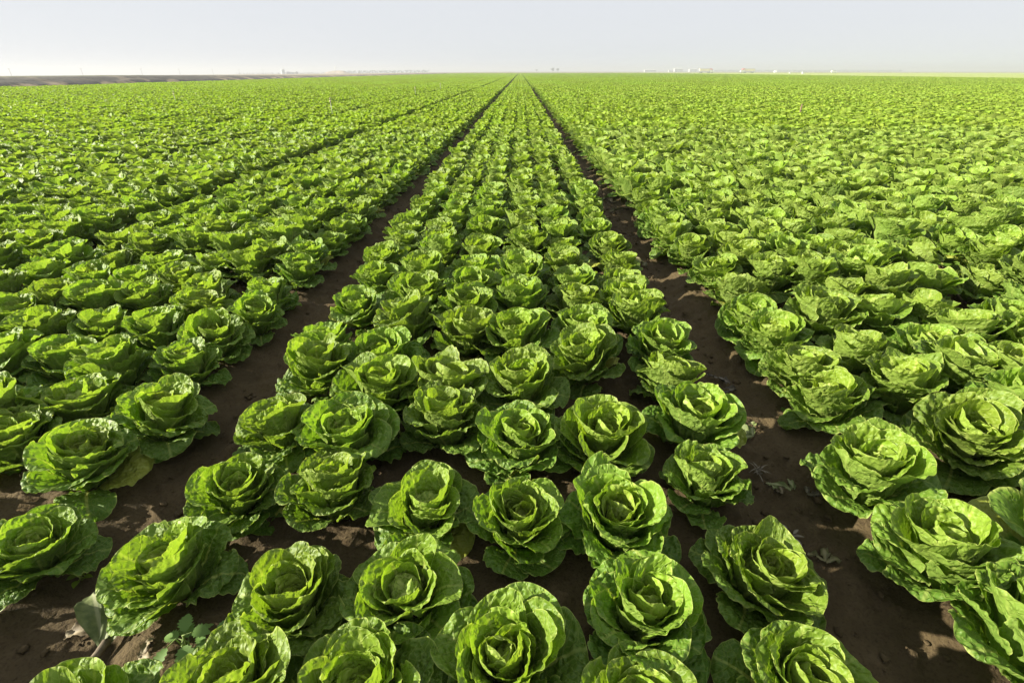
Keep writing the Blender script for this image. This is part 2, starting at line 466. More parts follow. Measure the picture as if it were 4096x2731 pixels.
def head_arrays(seed, nu, nv, nleaf, kind='open', detail=True):
    """all leaves of one lettuce; returns the heart's arrays and the outer leaves' arrays"""
    rng = np.random.default_rng(seed)
    parts = {'heart': [], 'outer': []}
    az = rng.uniform(0, 6.28)
    open_ = {'open': 1.0, 'ball': 0.0, 'half': 0.55}[kind]
    spread = rng.uniform(0.82, 1.12)
    for i in range(nleaf):
        t = i / (nleaf - 1)
        az += 2.3999 + rng.normal(0, 0.22)
        L = interp(t, [0, .2, .4, .62, .82, 1], [.080, .135, .195, .228, .214, .200]) * rng.uniform(.90, 1.10)
        W = interp(t, [0, .2, .4, .62, .82, 1], [.075, .130, .205, .248, .232, .185]) * rng.uniform(.88, 1.12)
        p0 = interp(t, [0, .2, .4, .62, .82, 1], [8, 16, 26, 37, 53, 76]) + rng.normal(0, 4)
        p1o = interp(t, [0, .2, .4, .62, .82, 1], [2, 2, 10, 26, 52, 92])
        p1b = interp(t, [0, .2, .4, .62, .82, 1], [-80, -58, 0, 27, 56, 92])
        p1 = p1o * open_ + p1b * (1 - open_) + rng.normal(0, 8)
        curl = interp(t, [0, .3, .5, .7, 1], [-25, -12, 22, 42, 30]) * rng.uniform(.1, 1.5)
        if open_ < 0.3 and t < 0.36:      # closed ball: the inner leaves wrap over one another
            curl = -10; L = .135 + .09 * t; W = .13 + .08 * t; p0 = 26 + 10 * t; p1 = -88 + 40 * t
        cup = interp(t, [0, .2, .4, .62, .82, 1], [.026, .046, .075, .110, .18, .26]) * rng.uniform(.85, 1.25)
        if open_ < 0.3 and t < 0.36: cup = .052 + .04 * t
        if open_ < 0.3 and t > 0.40: p0 += 6; p1 += 8
        r0 = interp(t, [0, .3, 1], [.002, .012, .022])
        z0 = interp(t, [0, .3, .7, 1], [.070, .045, .022, .016])
        back = interp(t, [0, .35, .6, 1], [0, .03, .20, .25]) * rng.uniform(.2, 1.6)
        tw = rng.normal(0, .14) * min(1, t * 2)
        lean = rng.normal(0, .10) * min(1, t * 2)
        bl = (0.0062 if detail else 0) * rng.uniform(.6, 1.25)
        rf = interp(t, [0, .3, 1], [.0025, .0042, .0070]) * rng.uniform(.5, 1.4)
        g = leaf_grid(nu, nv, L, W, R(p0 * spread), R(p1), R(curl), cup, rng, t, bl, rf, az, r0, z0, tw, lean, back)
        parts['heart' if t < 0.40 else 'outer'].append(g)
    out = {}
    for key, gs in parts.items():
        V, F, U, D = [], [], [], []; n = 0
        for P, f, uvm, dat in gs:
            V.append(P); F.append(f + n); U.append(uvm); D.append(dat); n += len(P)
        V = np.concatenate(V)
        V[:, 2] = np.maximum(V[:, 2], 0.006 + 0.01 * np.sin(V[:, 0] * 40))
        out[key] = (V, np.concatenate(F), np.concatenate(U), np.concatenate(D))
    return out

KINDS = ['open', 'half', 'open', 'half', 'open', 'open', 'half', 'open', 'half', 'open', 'half', 'open', 'open', 'half', 'open', 'open', 'half', 'open', 'ball', 'ball', 'ball', 'ball']
NEAR = []
for i, kd in enumerate(KINDS):
    h = head_arrays(100 + i * 7, 43, 52, 35, kd)
    NEAR.append((kd, {k: mesh_np('lettuce_' + k, *h[k][:2], LEAF, True, h[k][2], h[k][3]) for k in h}))

# measured planting positions (metres; x across the beds, y along them)
MEASURED = {
 (0, 0): [(-.90,.49),(-.97,.91),(-.95,1.23),(-.93,1.55),(-.94,1.95),(-.96,2.18),(-.94,2.67),(-.94,3.17),(-.98,3.51),(-.93,3.88)],
 (0, 1): [(-.63,.54),(-.60,.81),(-.63,1.19),(-.64,1.49),(-.62,1.80),(-.62,2.12),(-.59,2.47),(-.61,2.83),(-.64,3.20),(-.60,3.62),(-.60,3.96)],
 (0, 2): [(-.33,.575),(-.29,.86),(-.30,1.15),(-.28,1.57),(-.33,1.83),(-.29,2.33),(-.31,2.68),(-.31,2.98),(-.27,3.26),(-.29,3.62)],
 (0, 3): [(-.01,.68),(0,1.10),(.02,1.47),(.02,1.84),(.01,2.31),(.04,2.77),(.03,3.12),(.01,3.46),(.07,3.85)],
 (0, 4): [(.27,.52),(.32,.79),(.31,1.09),(.32,1.48),(.35,2.08),(.33,2.37),(.35,2.71),(.37,3.02),(.33,3.37),(.35,3.78),(.34,4.11)],
 (0, 5): [(.64,.65),(.66,.92),(.65,1.28),(.69,1.59),(.68,1.89),(.69,2.20),(.68,2.53),(.66,2.80),(.66,3.05),(.71,3.37),(.70,3.78)],
 (1, 0): [(1.25,.72),(1.25,.96),(1.23,1.29),(1.36,1.74),(1.34,1.98),(1.37,2.28),(1.33,2.55),(1.35,2.85),(1.39,3.28),(1.36,3.74)],
 (1, 1): [(1.72,1.52),(1.70,1.83),(1.63,2.10),(1.68,2.55),(1.70,3.20)],
 (1, 2): [(2.02,1.64),(2.07,2.20),(2.01,2.54),(1.96,2.84),(1.94,3.14)],
 (1, 3): [(2.19,1.92),(2.32,2.30),(2.29,2.58),(2.28,2.90)],
 (1, 4): [(2.58,2.45),(2.58,3.03)],
 (1, 5): [(3.0,3.11),(2.82,3.54)],
 (-1, 5): [(-1.46,.97),(-1.58,1.33),(-1.48,1.60),(-1.59,2.00),(-1.61,2.31),(-1.52,2.58),(-1.55,2.83)],
 (-1, 4): [(-1.91,1.44),(-1.85,1.68),(-1.93,2.33),(-1.92,2.85),(-1.91,3.33)],
 (-1, 3): [(-2.10,1.58),(-2.20,2.04),(-2.23,2.37),(-2.25,2.78),(-2.18,3.35)],
 (-1, 2): [(-2.49,2.07),(-2.53,2.32),(-2.53,2.70),(-2.53,3.00),(-2.49,3.32)],
 (-1, 1): [(-2.84,2.48),(-2.77,2.71),(-2.84,3.06)],
}
MEASURED = {k_: [(x_, y_ * .975) for x_, y_ in v_] for k_, v_ in MEASURED.items()}
BALLS = {(0, 2): [.86, 1.15, 1.83, 2.33], (-1, 4): [1.68], (0, 0): []}
NEAR_Y = 9.0
rnd = random.Random(5)
rows = {}
for b in range(-8, 9):
    for r in range(6):
        base = BED0 + b * PITCH_BED + ROWS[r] * (1.12 if b > 1 else 1.0) + (.09 if (b, r) == (1, 5) else 0)
        pts = list(MEASURED.get((b, r), []))
        yy = rnd.uniform(-0.2, 0.1)
        while yy < NEAR_Y:
            if all(abs(yy - p[1]) > 0.22 for p in pts if p in MEASURED.get((b, r), [])) and not any(abs(yy - p[1]) < 0.22 for p in pts):
                pts.append((base + rnd.gauss(0, .022), yy))
            yy += 0.325 + rnd.gauss(0, .024)
        pts.sort(key=lambda p: p[1])
        rows[(b, r)] = pts

cp, sp_ = math.cos(PITCH), math.sin(PITCH)
def project(x, y, z):
    X = x * math.cos(YAW) + y * math.sin(YAW); Y = -x * math.sin(YAW) + y * math.cos(YAW)
    d = Y * cp + (CAM_H - z) * sp_
    dn = -Y * sp_ + (CAM_H - z) * cp
    return 0.47619 * X / max(d, 1e-3), 0.47619 * dn / max(d, 1e-3), d      # in picture widths from the centre

cands = []
for key, pts in rows.items():
    for p in pts:
        u, v, d = project(p[0], p[1], 0.17)
        m = 0.155 * 0.47619 / max(d, .1)
        vis = d > 0.3 and abs(u) < 0.5 + m * 0.9 and -0.333 < v < 0.333 + m * 0.9
        vis = vis and not (key == (0, 0) and p[1] < 0.4)
        cands.append((d, key, p, vis))
cands.sort(key=lambda c: c[0])
chosen, rest = [], []
for c in cands:
    (chosen if c[3] and len(chosen) < 296 else rest).append(c)

ORD = ['', 'first', 'second', 'third', 'fourth', 'fifth', 'sixth', 'seventh', 'eighth', 'ninth', 'tenth', 'eleventh', 'twelfth', 'thirteenth',
       'fourteenth', 'fifteenth', 'sixteenth', 'seventeenth', 'eighteenth', 'nineteenth', 'twentieth', 'twenty-first', 'twenty-second',
       'twenty-third', 'twenty-fourth', 'twenty-fifth', 'twenty-sixth', 'twenty-seventh']
LOOK = {'open': 'open-hearted', 'half': 'half-closed', 'ball': 'ball-hearted'}

count = {}
GROUP = 'lettuces planted in rows along the beds'
rnd = random.Random(11)
def head_pose(p, key, rnd):
    x, y = p
    lean = 0.0
    if key[1] == 5: lean = R(6)          # edge rows lean out over the furrow
    if key[1] == 0: lean = -R(6)
    return Euler((R(rnd.gauss(0, 6)), lean + R(rnd.gauss(0, 6)), rnd.uniform(0, 6.28)))

def pose_euler(p, key, rnd):
    e = head_pose(p, key, rnd)
    m = Euler((e.x, e.y, 0)).to_matrix() @ Matrix.Rotation(e.z, 3, 'Z')
    return m.to_euler()

for d, key, p, vis in chosen:
    b, r = key
    count[key] = n = count.get(key, 0) + 1
    if any(abs(p[1] - q * .975) < 0.03 for q in BALLS.get(key, [])):
        vi = rnd.choice([18, 19, 20, 21])
    else:
        vi = rnd.choice(range(18))
    kd, meshes = NEAR[vi]
    sc = rnd.uniform(0.82, 0.90) if p[1] < 0.66 and b == 0 else (rnd.uniform(0.79, 0.94) if p[1] < 1.3 else rnd.uniform(0.88, 1.03)) if b == 0 else rnd.uniform(0.83, 1.01) if b < 0 else rnd.uniform(0.95, 1.13)
    if key == (1, 0): sc *= .90            # smaller plants along the two wheel furrows
    if key in ((0, 0), (0, 5), (-1, 5)): sc *= .95
    if key == (-1, 5) and p[1] < 1.1: sc = 0.74
    if key == (0, 0) and .8 < p[1] < 1.0: sc = 0.84
    o = empty('lettuce', (p[0], p[1], 0.036 + 0.0))
    o.rotation_euler = pose_euler(p, key, rnd)
    o.scale = (sc, sc, sc * rnd.uniform(1.14, 1.32))
    for nm, mk in (('outer_leaves', 'outer'), ('heart', 'heart')):
        link(bpy.data.objects.new(nm, meshes[mk]), o)
    if b == 0:
        where = "in the middle bed's %s row from the shaded furrow" % ORD[r + 1]
    elif b > 0:
        where = 'in the %s row beyond the leaf-strewn furrow' % ORD[(b - 1) * 6 + r + 1]
    else:
        where = 'in the %s row beyond the shaded furrow' % ORD[(-b - 1) * 6 + (5 - r) + 1]
    tag(o, '%s lettuce %s from the front %s' % (LOOK[kd], ORD[n] if n < len(ORD) else 'farther', where), 'lettuce', GROUP)

# --- the rest of the crop: one object, thousands of instances
pattern = bpy.data.collections.new('crop_patterns')
pat_n = 0
def add_pattern(me):
    global pat_n
    o = bpy.data.objects.new('crop_pattern_%03d' % pat_n, me)
    pattern.objects.link(o); pat_n += 1
    return pat_n - 1

def joined(seed, nu, nv, nl, kind, detail, mat):
    h = head_arrays(seed, nu, nv, nl, kind, detail)
    V = np.concatenate([h['outer'][0], h['heart'][0]]); F = np.concatenate([h['outer'][1], h['heart'][1] + len(h['outer'][0])])
    U = np.concatenate([h['outer'][2], h['heart'][2]]); D = np.concatenate([h['outer'][3], h['heart'][3]])
    return V, F, U, D

P_CLOSE = [add_pattern(mesh_np('crop_close', *joined(300 + i, 15, 18, 28, ['open', 'half'][i % 2], True, LEAF)[:2], LEAF, True,
           *joined(300 + i, 15, 18, 28, ['open', 'half'][i % 2], True, LEAF)[2:])) for i in range(8)]
P_MID = [add_pattern(mesh_np('crop_mid', *joined(400 + i, 8, 9, 24, ['open', 'half'][i % 2], True, LEAF)[:2], LEAF_FAR, True,
           *joined(400 + i, 8, 9, 24, ['open', 'half'][i % 2], True, LEAF)[2:])) for i in range(8)]
# far patches: a stretch of one bed, 20 plants long
PATCH_N, PATCH_L = 18, 18 * 0.34
def patch(seed, size):
    rng = np.random.default_rng(seed)
    protos = [joined(seed * 50 + i, 4, 5, 15, ['open', 'half'][i % 2], False, LEAF_FAR) for i in range(7)]
    V, F, U, D = [], [], [], []; n = 0
    for x in ROWS:
        off = rng.uniform(0, .34)
        for k in range(PATCH_N):
            v, f, u, dd = protos[rng.integers(7)]
            a = rng.uniform(0, 6.28); s = rng.uniform(.86, 1.1) * size
            m = np.array([[math.cos(a), -math.sin(a), 0], [math.sin(a), math.cos(a), 0], [0, 0, rng.uniform(.95, 1.1)]]) * s
            v2 = v @ m.T + np.array([x + rng.normal(0, .03), off + k * .34 + rng.normal(0, .03), .036])
            dd = dd.copy(); dd[:, 2] = np.clip(dd[:, 2] * .6 + rng.random() * .4, 0, 1)
            V.append(v2); F.append(f + n); U.append(u); D.append(dd); n += len(v)
    return mesh_np('crop_patch', np.concatenate(V), np.concatenate(F), LEAF_FAR, True, np.concatenate(U), np.concatenate(D))
P_PATCH = [add_pattern(patch(60 + i, 0.90)) for i in range(4)]
P_DENSE = [add_pattern(patch(80 + i, 1.12)) for i in range(4)]

pts, idx, rot, scl = [], [], [], []
rnd = random.Random(23)
for d, key, p, vis in rest:
    u, v, d = project(p[0], p[1], .17)
    if d < 0.2 or p[1] < -0.3 or abs(u) > 0.7 + 0.7 / max(d, .3): continue
    if v > 0.45 and not vis: continue
    pts.append((p[0], p[1], .036)); idx.append(rnd.choice(P_CLOSE)); rot.append(tuple(pose_euler(p, key, rnd)))
    s = rnd.uniform(.84, 1.04) if key[0] <= 0 else rnd.uniform(1.0, 1.18); scl.append((s, s, s * rnd.uniform(1.12, 1.3)))
MID_Y = 46.0
for b in range(-21, 43):
    for r in range(6):
        x0 = BED0 + b * PITCH_BED + ROWS[r] * (1.12 if b > 0 else 1.0)
        if (b, r) == (1, 0): x0 += .10
        if not FIELD_X0 + .2 < x0 < FIELD_X1 - .2: continue
        if (b, r) in rows:
            y = rows[(b, r)][-1][1] + .34
        else:
            y = 3.0 + rnd.uniform(0, .34)
        while y < MID_Y:
            u, v, d = project(x0, y, .17)
            if abs(u) < 0.72 + 0.9 / d:
                p = (x0 + rnd.gauss(0, .03), y)
                pts.append((p[0], p[1], .036)); idx.append(rnd.choice(P_CLOSE if y < 12 and abs(u) < .6 else P_MID))
                rot.append(tuple(pose_euler(p, (b, r), rnd)))
                s = rnd.uniform(.82, 1.02) if b <= 0 else rnd.uniform(.98, 1.18); scl.append((s, s, s * rnd.uniform(1.06, 1.3)))
            y += .325 + rnd.gauss(0, .026)
    y = MID_Y + .05
    xb = BED0 + b * PITCH_BED
    if FIELD_X0 + 1 < xb < FIELD_X1 - 1:
        while y < FIELD_Y1 - PATCH_L:
            pts.append((xb, y, 0)); idx.append(rnd.choice(P_DENSE if b > 0 else P_PATCH)); rot.append((0, 0, 0)); scl.append((1.12 if b > 0 else 1, 1, rnd.uniform(.95, 1.08)))
            y += PATCH_L

me = bpy.data.meshes.new('lettuce_crop')
me.from_pydata(pts, [], [])
a = me.attributes.new('idx', 'INT', 'POINT'); a.data.foreach_set('value', np.array(idx, np.int32))
a = me.attributes.new('rot', 'FLOAT_VECTOR', 'POINT'); a.data.foreach_set('vector', np.array(rot, np.float32).ravel())
a = me.attributes.new('scl', 'FLOAT_VECTOR', 'POINT'); a.data.foreach_set('vector', np.array(scl, np.float32).ravel())
crop = link(bpy.data.objects.new('lettuce_crop', me))
tag(crop, 'bright green lettuce crop in long rows running to the horizon', 'lettuce crop', kind='stuff')
ng = bpy.data.node_groups.new('plant_rows', 'GeometryNodeTree')
ng.interface.new_socket('Geometry', in_out='INPUT', socket_type='NodeSocketGeometry')
ng.interface.new_socket('Geometry', in_out='OUTPUT', socket_type='NodeSocketGeometry')
gi = ng.nodes.new('NodeGroupInput'); go = ng.nodes.new('NodeGroupOutput')
iop = ng.nodes.new('GeometryNodeInstanceOnPoints')
ci = ng.nodes.new('GeometryNodeCollectionInfo'); ci.inputs['Collection'].default_value = pattern
ci.inputs['Separate Children'].default_value = True; ci.inputs['Reset Children'].default_value = True
def named(nm, typ):
    q = ng.nodes.new('GeometryNodeInputNamedAttribute'); q.data_type = typ; q.inputs['Name'].default_value = nm
    return q.outputs['Attribute']
e2r = ng.nodes.new('FunctionNodeEulerToRotation')
ng.links.new(named('rot', 'FLOAT_VECTOR'), e2r.inputs[0])
ng.links.new(gi.outputs[0], iop.inputs['Points'])
ng.links.new(ci.outputs[0], iop.inputs['Instance'])
iop.inputs['Pick Instance'].default_value = True
ng.links.new(named('idx', 'INT'), iop.inputs['Instance Index'])
ng.links.new(e2r.outputs[0], iop.inputs['Rotation'])
ng.links.new(named('scl', 'FLOAT_VECTOR'), iop.inputs['Scale'])
ng.links.new(iop.outputs[0], go.inputs[0])
md = crop.modifiers.new('plant_rows', 'NODES'); md.node_group = ng
print('points', len(pts), 'individuals', len(chosen))

# ------------------------------------------------------------------ small things on the soil
def dry_leaf_material(name, a, b, rib):
    k = NT(name)
    uv = k.n('ShaderNodeUVMap', uv_map='leaf_map')
    su = k.n('ShaderNodeSeparateXYZ'); k.l(uv.outputs[0], su.inputs[0])
    n = k.n('ShaderNodeTexNoise'); n.inputs['Scale'].default_value = 40; n.inputs['Detail'].default_value = 6
    k.l(uv.outputs[0], n.inputs['Vector'])
    c = k.mix(k.ramp(n.outputs['Fac'], 0.35, 0.65), a, b)
    c = k.mix(k.math('MULTIPLY', k.ramp(k.math('ABSOLUTE', su.outputs[0]), 0.002, 0.006, 1.0, 0.0), 0.8), c, rib)
    k.l(c, k.b.inputs['Base Color']); k.b.inputs['Roughness'].default_value = 0.7
    bp = k.n('ShaderNodeBump'); bp.inputs['Strength'].default_value = 0.7; bp.inputs['Distance'].default_value = 0.004
    k.l(n.outputs['Fac'], bp.inputs['Height']); k.l(bp.outputs[0], k.b.inputs['Normal'])
    return k.m
WILT = dry_leaf_material('wilted_leaf', (0.060, 0.085, 0.018), (0.12, 0.145, 0.04), (0.20, 0.21, 0.10))
STRAW = dry_leaf_material('straw_leaf', (0.10, 0.075, 0.038), (0.20, 0.155, 0.08), (0.24, 0.20, 0.12))
DARKLEAF = dry_leaf_material('dark_leaf', (0.030, 0.024, 0.016), (0.085, 0.07, 0.05), (0.16, 0.14, 0.10))
GREYLEAF = dry_leaf_material('grey_green_leaf', (0.052, 0.056, 0.014), (0.10, 0.092, 0.030), (0.15, 0.135, 0.06))

def soil_z(x, y):
    i = int(np.searchsorted(xs, x)); j = int(np.searchsorted(ys, y))
    return float(gz[max(j - 1, 0):j + 1, max(i - 1, 0):i + 1].max())

def withered(name, x, y, L, W, rz, mat, label, cat, seed, n=1, curl=0.03, group=None):
    """n limp leaves lying on the soil, joined at one base"""
    rng = np.random.default_rng(seed)
    V, F, U, D = [], [], [], []; c = 0
    for i in range(n):
        az = rz + (i - (n - 1) / 2) * (1.0 if n > 1 else 0) + rng.normal(0, .25)
        P, f, u, d = leaf_grid(11, 15, L * rng.uniform(.55, .9), W * rng.uniform(.55, .85), R(72), R(100), R(rng.uniform(-40, 40)), 0.022,
                               rng, 1, 0.002, curl * 0.30, az, 0.0, 0.0, rng.normal(0, .3), rng.normal(0, .25), .2)
        P = P.copy(); P[:, 2] = 0.003 + 0.75 * np.abs(P[:, 2] - P[0, 2]) + 0.002 * i
        V.append(P); F.append(f + c); U.append(u); D.append(d); c += len(P)
    o = link(bpy.data.objects.new(name, mesh_np(name, np.concatenate(V), np.concatenate(F), mat, True, np.concatenate(U), np.concatenate(D))))
    o.location = (x, y, soil_z(x, y) + 0.001)
    return tag(o, label, cat, group)

LIT = 'dead leaves lying in the leaf-strewn furrow'
for a in [
 (1.03, 1.68, .12, .06, 2.4, WILT, 'limp green leaf scrap with a pale rib beside the large lettuce edge', 21, 3),
 (1.02, 2.10, .09, .05, 4.4, DARKLEAF, 'blackened rotten leaf remains on the damp furrow soil', 22, 3),
 (0.96, 1.98, .15, .05, -0.3, DARKLEAF, 'long dark shrivelled leaf with a torn end across the furrow', 23, 2),
 (1.03, 1.94, .07, .04, -0.9, WILT, 'short torn green leaf stub at the shrivelled leaf\'s tip', 24, 1),
 (0.94, 1.37, .10, .025, -0.6, WILT, 'thin curled green-brown leaf strip on bare soil', 25, 2),
 (1.06, 1.43, .10, .045, -1.1, WILT, 'single limp jagged green leaf in the middle of the furrow', 26, 1),
 (0.99, 1.33, .075, .04, 1.7, STRAW, 'pale straw-coloured leaf scrap standing out on dark soil', 27, 2),
 (1.07, 1.32, .05, .035, 0.4, DARKLEAF, 'small brown crumpled leaf beside the straw-coloured scrap', 28, 2),
 (0.99, 1.04, .07, .04, 1.3, GREYLEAF, 'greyish scattered leaf scraps nearest the bottom of the furrow', 29, 3),
 (1.03, 3.86, .17, .11, 2.9, GREYLEAF, 'wilted grey-green lettuce remains collapsed in the furrow', 30, 4),
 (0.98, 4.02, .13, .05, 3.3, STRAW, 'dry tan leaf behind the collapsed grey-green remains', 31, 1),
 (1.02, 5.55, .26, .16, 0.2, GREYLEAF, 'broad flat brownish-green leaf lying across the far furrow', 32, 1),
 (1.02, 6.10, .24, .14, 0.4, WILT, 'folded green leaf with a yellow edge in the far furrow', 33, 1),
 (1.12, 5.98, .12, .08, 0.9, STRAW, 'bright yellow torn leaf bit lit by sun in the far furrow', 34, 2),
 (1.00, 6.75, .22, .12, 1.9, STRAW, 'brown dried leaf farthest up the leaf-strewn furrow', 35, 2)]:
    withered('withered_leaf', *a[:5], a[5], a[6], 'dead leaf', a[7], a[8], group=LIT)
withered('withered_leaf', -1.17, 0.80, .11, .085, 2.6, STRAW, 'yellow-brown dead leaf beside the uprooted lettuce in the shaded furrow', 'dead leaf', 41, 2)
withered('withered_leaf', -0.99, 0.70, .07, .045, 0.6, STRAW, 'small crumpled yellow leaf at the root of the uprooted lettuce', 'dead leaf', 42, 2)
withered('withered_leaf', -1.19, 1.36, .10, .05, 1.6, STRAW, 'straw-coloured dry leaf on the edge of the shaded furrow', 'dead leaf', 43, 1)

# uprooted plant: limp leaves and its root
up = empty('uprooted_lettuce', (-1.115, 0.735, soil_z(-1.115, 0.735) + 0.012), R(0))
tag(up, 'uprooted limp lettuce lying with its bare root in the shaded furrow', 'lettuce')
rng = np.random.default_rng(77)
V, F, U, D = [], [], [], []; c = 0
for az, L, W, z0 in ((1.75, .18, .07, .03), (2.25, .19, .10, .008), (1.25, .15, .06, .012)):
    P, f, u, d = leaf_grid(17, 22, L, W, R(76), R(90), R(10), .05, rng, 1, .003, .004, az, .01, z0, .2, .05, .1)
    P = P.copy(); P[:, 2] = np.maximum(P[:, 2], 0.0)
    V.append(P); F.append(f + c); U.append(u); D.append(d); c += len(P)
link(bpy.data.objects.new('limp_leaves', mesh_np('limp_leaves', np.concatenate(V), np.concatenate(F), WILT, True, np.concatenate(U), np.concatenate(D))), up)
bm = bmesh.new()
add_tube(bm, [(-.03, -.085, .002), (-.018, -.05, .006), (-.004, -.015, .010), (.0, .02, .014)], [.002, .006, .010, .012], 8)
for i in range(7):
    p = Vector((-.03 + rng.normal(0, .004), -.08 + rng.normal(0, .006), .002))
    add_tube(bm, [p, p + Vector((rng.normal(-.01, .014), rng.normal(-.02, .01), .002)), p + Vector((rng.normal(-.02, .024), rng.normal(-.035, .014), 0))], [.0016, .0011, .0006], 5)
bm_obj('root', bm, plain('root_bark', (.15, .115, .075), .9, .35, 60), up, True)

# weeds
def weed_leaf(rng, L, W, az, pitch, base, serr=0.18, n=12):
    vs, fs, us = [], [], []
    for j in range(n + 1):
        t = j / n
        w = W * .5 * math.sin(math.pi * min(1, t ** .75)) ** .8 * (1 + serr * (1 if j % 2 else -1)) if 0 < j < n else 0.0008
        h = L * (t * math.sin(pitch) - .35 * t * t)
        r = L * t * math.cos(pitch)
        for s in (-1, 0, 1):
            x, y = r, s * w
            vs.append((base[0] + x * math.cos(az) - y * math.sin(az), base[1] + x * math.sin(az) + y * math.cos(az), base[2] + h + abs(s) * w * .25))
            us.append((s * w, t * L))
    for j in range(n):
        for k in range(2):
            a = j * 3 + k
            fs.append((a, a + 1, a + 4, a + 3))
    return vs, fs, us

def weed(name, x, y, h, leaves, L, W, mat, label, seed, cat='weed', flowers=0, stem=None, serr=.18):
    rng = np.random.default_rng(seed)
    root = empty(name, (x, y, soil_z(x, y) - 0.002)); tag(root, label, cat)
    bm = bmesh.new(); V, F, U = [], [], []; c = 0
    tops = []
    for i in range(leaves):
        az = i * 2.4 + rng.normal(0, .3)
        t = .35 + .65 * i / max(1, leaves - 1)
        b = (rng.normal(0, .006), rng.normal(0, .006), h * t)
        d = h * .35
        e = (b[0] + math.cos(az) * d, b[1] + math.sin(az) * d, b[2] + d * .25)
        add_tube(bm, [(0, 0, 0), b, e], [.0026, .002, .0013], 6)
        v, f, u = weed_leaf(rng, L * rng.uniform(.7, 1.15), W * rng.uniform(.8, 1.1), az, R(rng.uniform(-5, 35)), e, serr)
        V += v; F += [tuple(q + c for q in ff) for ff in f]; U += u; c += len(v); tops.append(e)
    bm_obj('stem', bm, stem or mat, root, True)
    link(bpy.data.objects.new('leaves', mesh_np('leaves', V, F, mat, True, U, [(0.7, 0, rng.random(), 1)] * len(V))), root)
    for i in range(flowers):
        fb = bmesh.new(); p = Vector(tops[i % len(tops)]) + Vector((rng.normal(0, .012), rng.normal(0, .012), .02))
        for k in range(5):
            a = k * 1.2566
            q = [fb.verts.new(p + Vector((math.cos(a + da) * rr, math.sin(a + da) * rr, zz))) for da, rr, zz in ((0, .0006, 0), (-.35, .003, .0015), (0, .0052, .001), (.35, .003, .0015))]
            fb.faces.new(q)
        bm_obj('flower', fb, FLOWER, root)
FLOWER = plain('white_petal', (.55, .55, .52), .6, .05)
WEEDLEAF = leaf_material('weed_leaf', (0.13, 0.24, 0.06), (0.16, 0.28, 0.07), (0.30, 0.40, 0.14), fine=False)
weed('leafy_weed', -0.86, 0.715, .075, 9, .055, .034, WEEDLEAF, 'pale green toothed weed in sun below the front lettuce', 51)
weed('leafy_weed', -0.815, 0.725, .035, 4, .045, .022, WEEDLEAF, 'smaller pale weed with one browned leaf beside the toothed weed', 52)
weed('seedling', -1.375, 0.965, .018, 5, .030, .020, LEAF_FAR, 'small round-leaved green seedling in the shaded furrow near the front', 53, 'seedling', serr=0)
weed('seedling', -1.25, 2.36, .03, 7, .035, .018, WEEDLEAF, 'small weed seedling in the shaded furrow beyond the front lettuces', 54, 'seedling')
weed('dried_weed', 0.91, 1.115, .035, 9, .04, .012, DARKLEAF, 'dark dried weed bearing tiny white flowers in the leaf-strewn furrow', 55, 'weed', flowers=3)
weed('dried_weed', 0.945, 1.44, .025, 14, .035, .004, DARKLEAF, 'thready grey dead weed tangle in the leaf-strewn furrow', 56, 'weed', serr=0)

# soil clods, each too plain to be told apart: crumbs along the furrows
rng = np.random.default_rng(8)
V, F = [], []; c = 0
ico = bmesh.new(); bmesh.ops.create_icosphere(ico, subdivisions=2, radius=1)
iv = np.array([v.co[:] for v in ico.verts]); ifc = [tuple(v.index for v in f.verts) for f in ico.faces]; ico.free()
for i in range(1500):
    fx = rng.choice([-1.245, 1.005, -1.05, 0.86, -3.5, 3.25], p=[.28, .30, .1, .1, .1, .12]) + rng.normal(0, .10)
    fy = rng.uniform(.4, 6.5)
    r = .0035 + .011 * rng.random() ** 4
    n = iv * r * np.array([rng.uniform(.8, 1.3), rng.uniform(.8, 1.3), rng.uniform(.55, .9)]) * (1 + .22 * np.sin(iv @ rng.normal(0, 3, 3) + rng.random() * 6))[:, None]
    V.append(n + np.array([fx, fy, soil_z(fx, fy) + r * .25])); F += [tuple(q + c for q in f) for f in ifc]; c += len(iv)
tag(link(bpy.data.objects.new('soil_crumbs', mesh_np('soil_crumbs', np.concatenate(V), F, SOIL))), kind='stuff', label='loose brown soil crumbs scattered along the furrows', cat='soil')

# sprinkler risers on the pipe line beyond the second bed
GREYPIPE = plain('grey_pipe', (.34, .35, .34), .5, .12, 8)
WHITEPIPE = plain('white_pipe', (.33, .33, .29), .5, .08, 8)
BRASS = plain('brass', (.32, .27, .20), .45, .2, 30, .6)
def riser(x, y, h, mat, label, rad=.0165):
    root = empty('sprinkler_riser', (x, y, soil_z(x, y))); tag(root, label, 'sprinkler', 'sprinkler risers on the irrigation line')
    bm = bmesh.new(); add_tube(bm, [(0, 0, -.02), (0, 0, h * .5), (0, 0, h)], rad, 12); bm_obj('pipe', bm, mat, root, True)
    bm = bmesh.new(); add_lathe(bm, [(.018, h), (.022, h + .004), (.022, h + .028), (.013, h + .036), (.011, h + .075), (.016, h + .082), (.016, h + .095), (.006, h + .10)], 14)
    add_tube(bm, [(0, 0, h + .05), (.03, 0, h + .07), (.052, 0, h + .10)], .006, 8)
    bm_obj('sprinkler_head', bm, BRASS, root, True)
    bm = bmesh.new(); add_tube(bm, [(-.004, 0, h + .09), (-.02, 0, h + .115), (.022, 0, h + .125), (.04, .0, h + .11)], .0045, 6)
    bm_obj('swing_arm', bm, BRASS, root, True)
riser(-5.73, 5.35, .42, GREYPIPE, 'grey sprinkler riser with a dark head, nearest on the irrigation line')
riser(-5.90, 16.8, .52, WHITEPIPE, 'thin pale sprinkler riser, second along the irrigation line', .008)
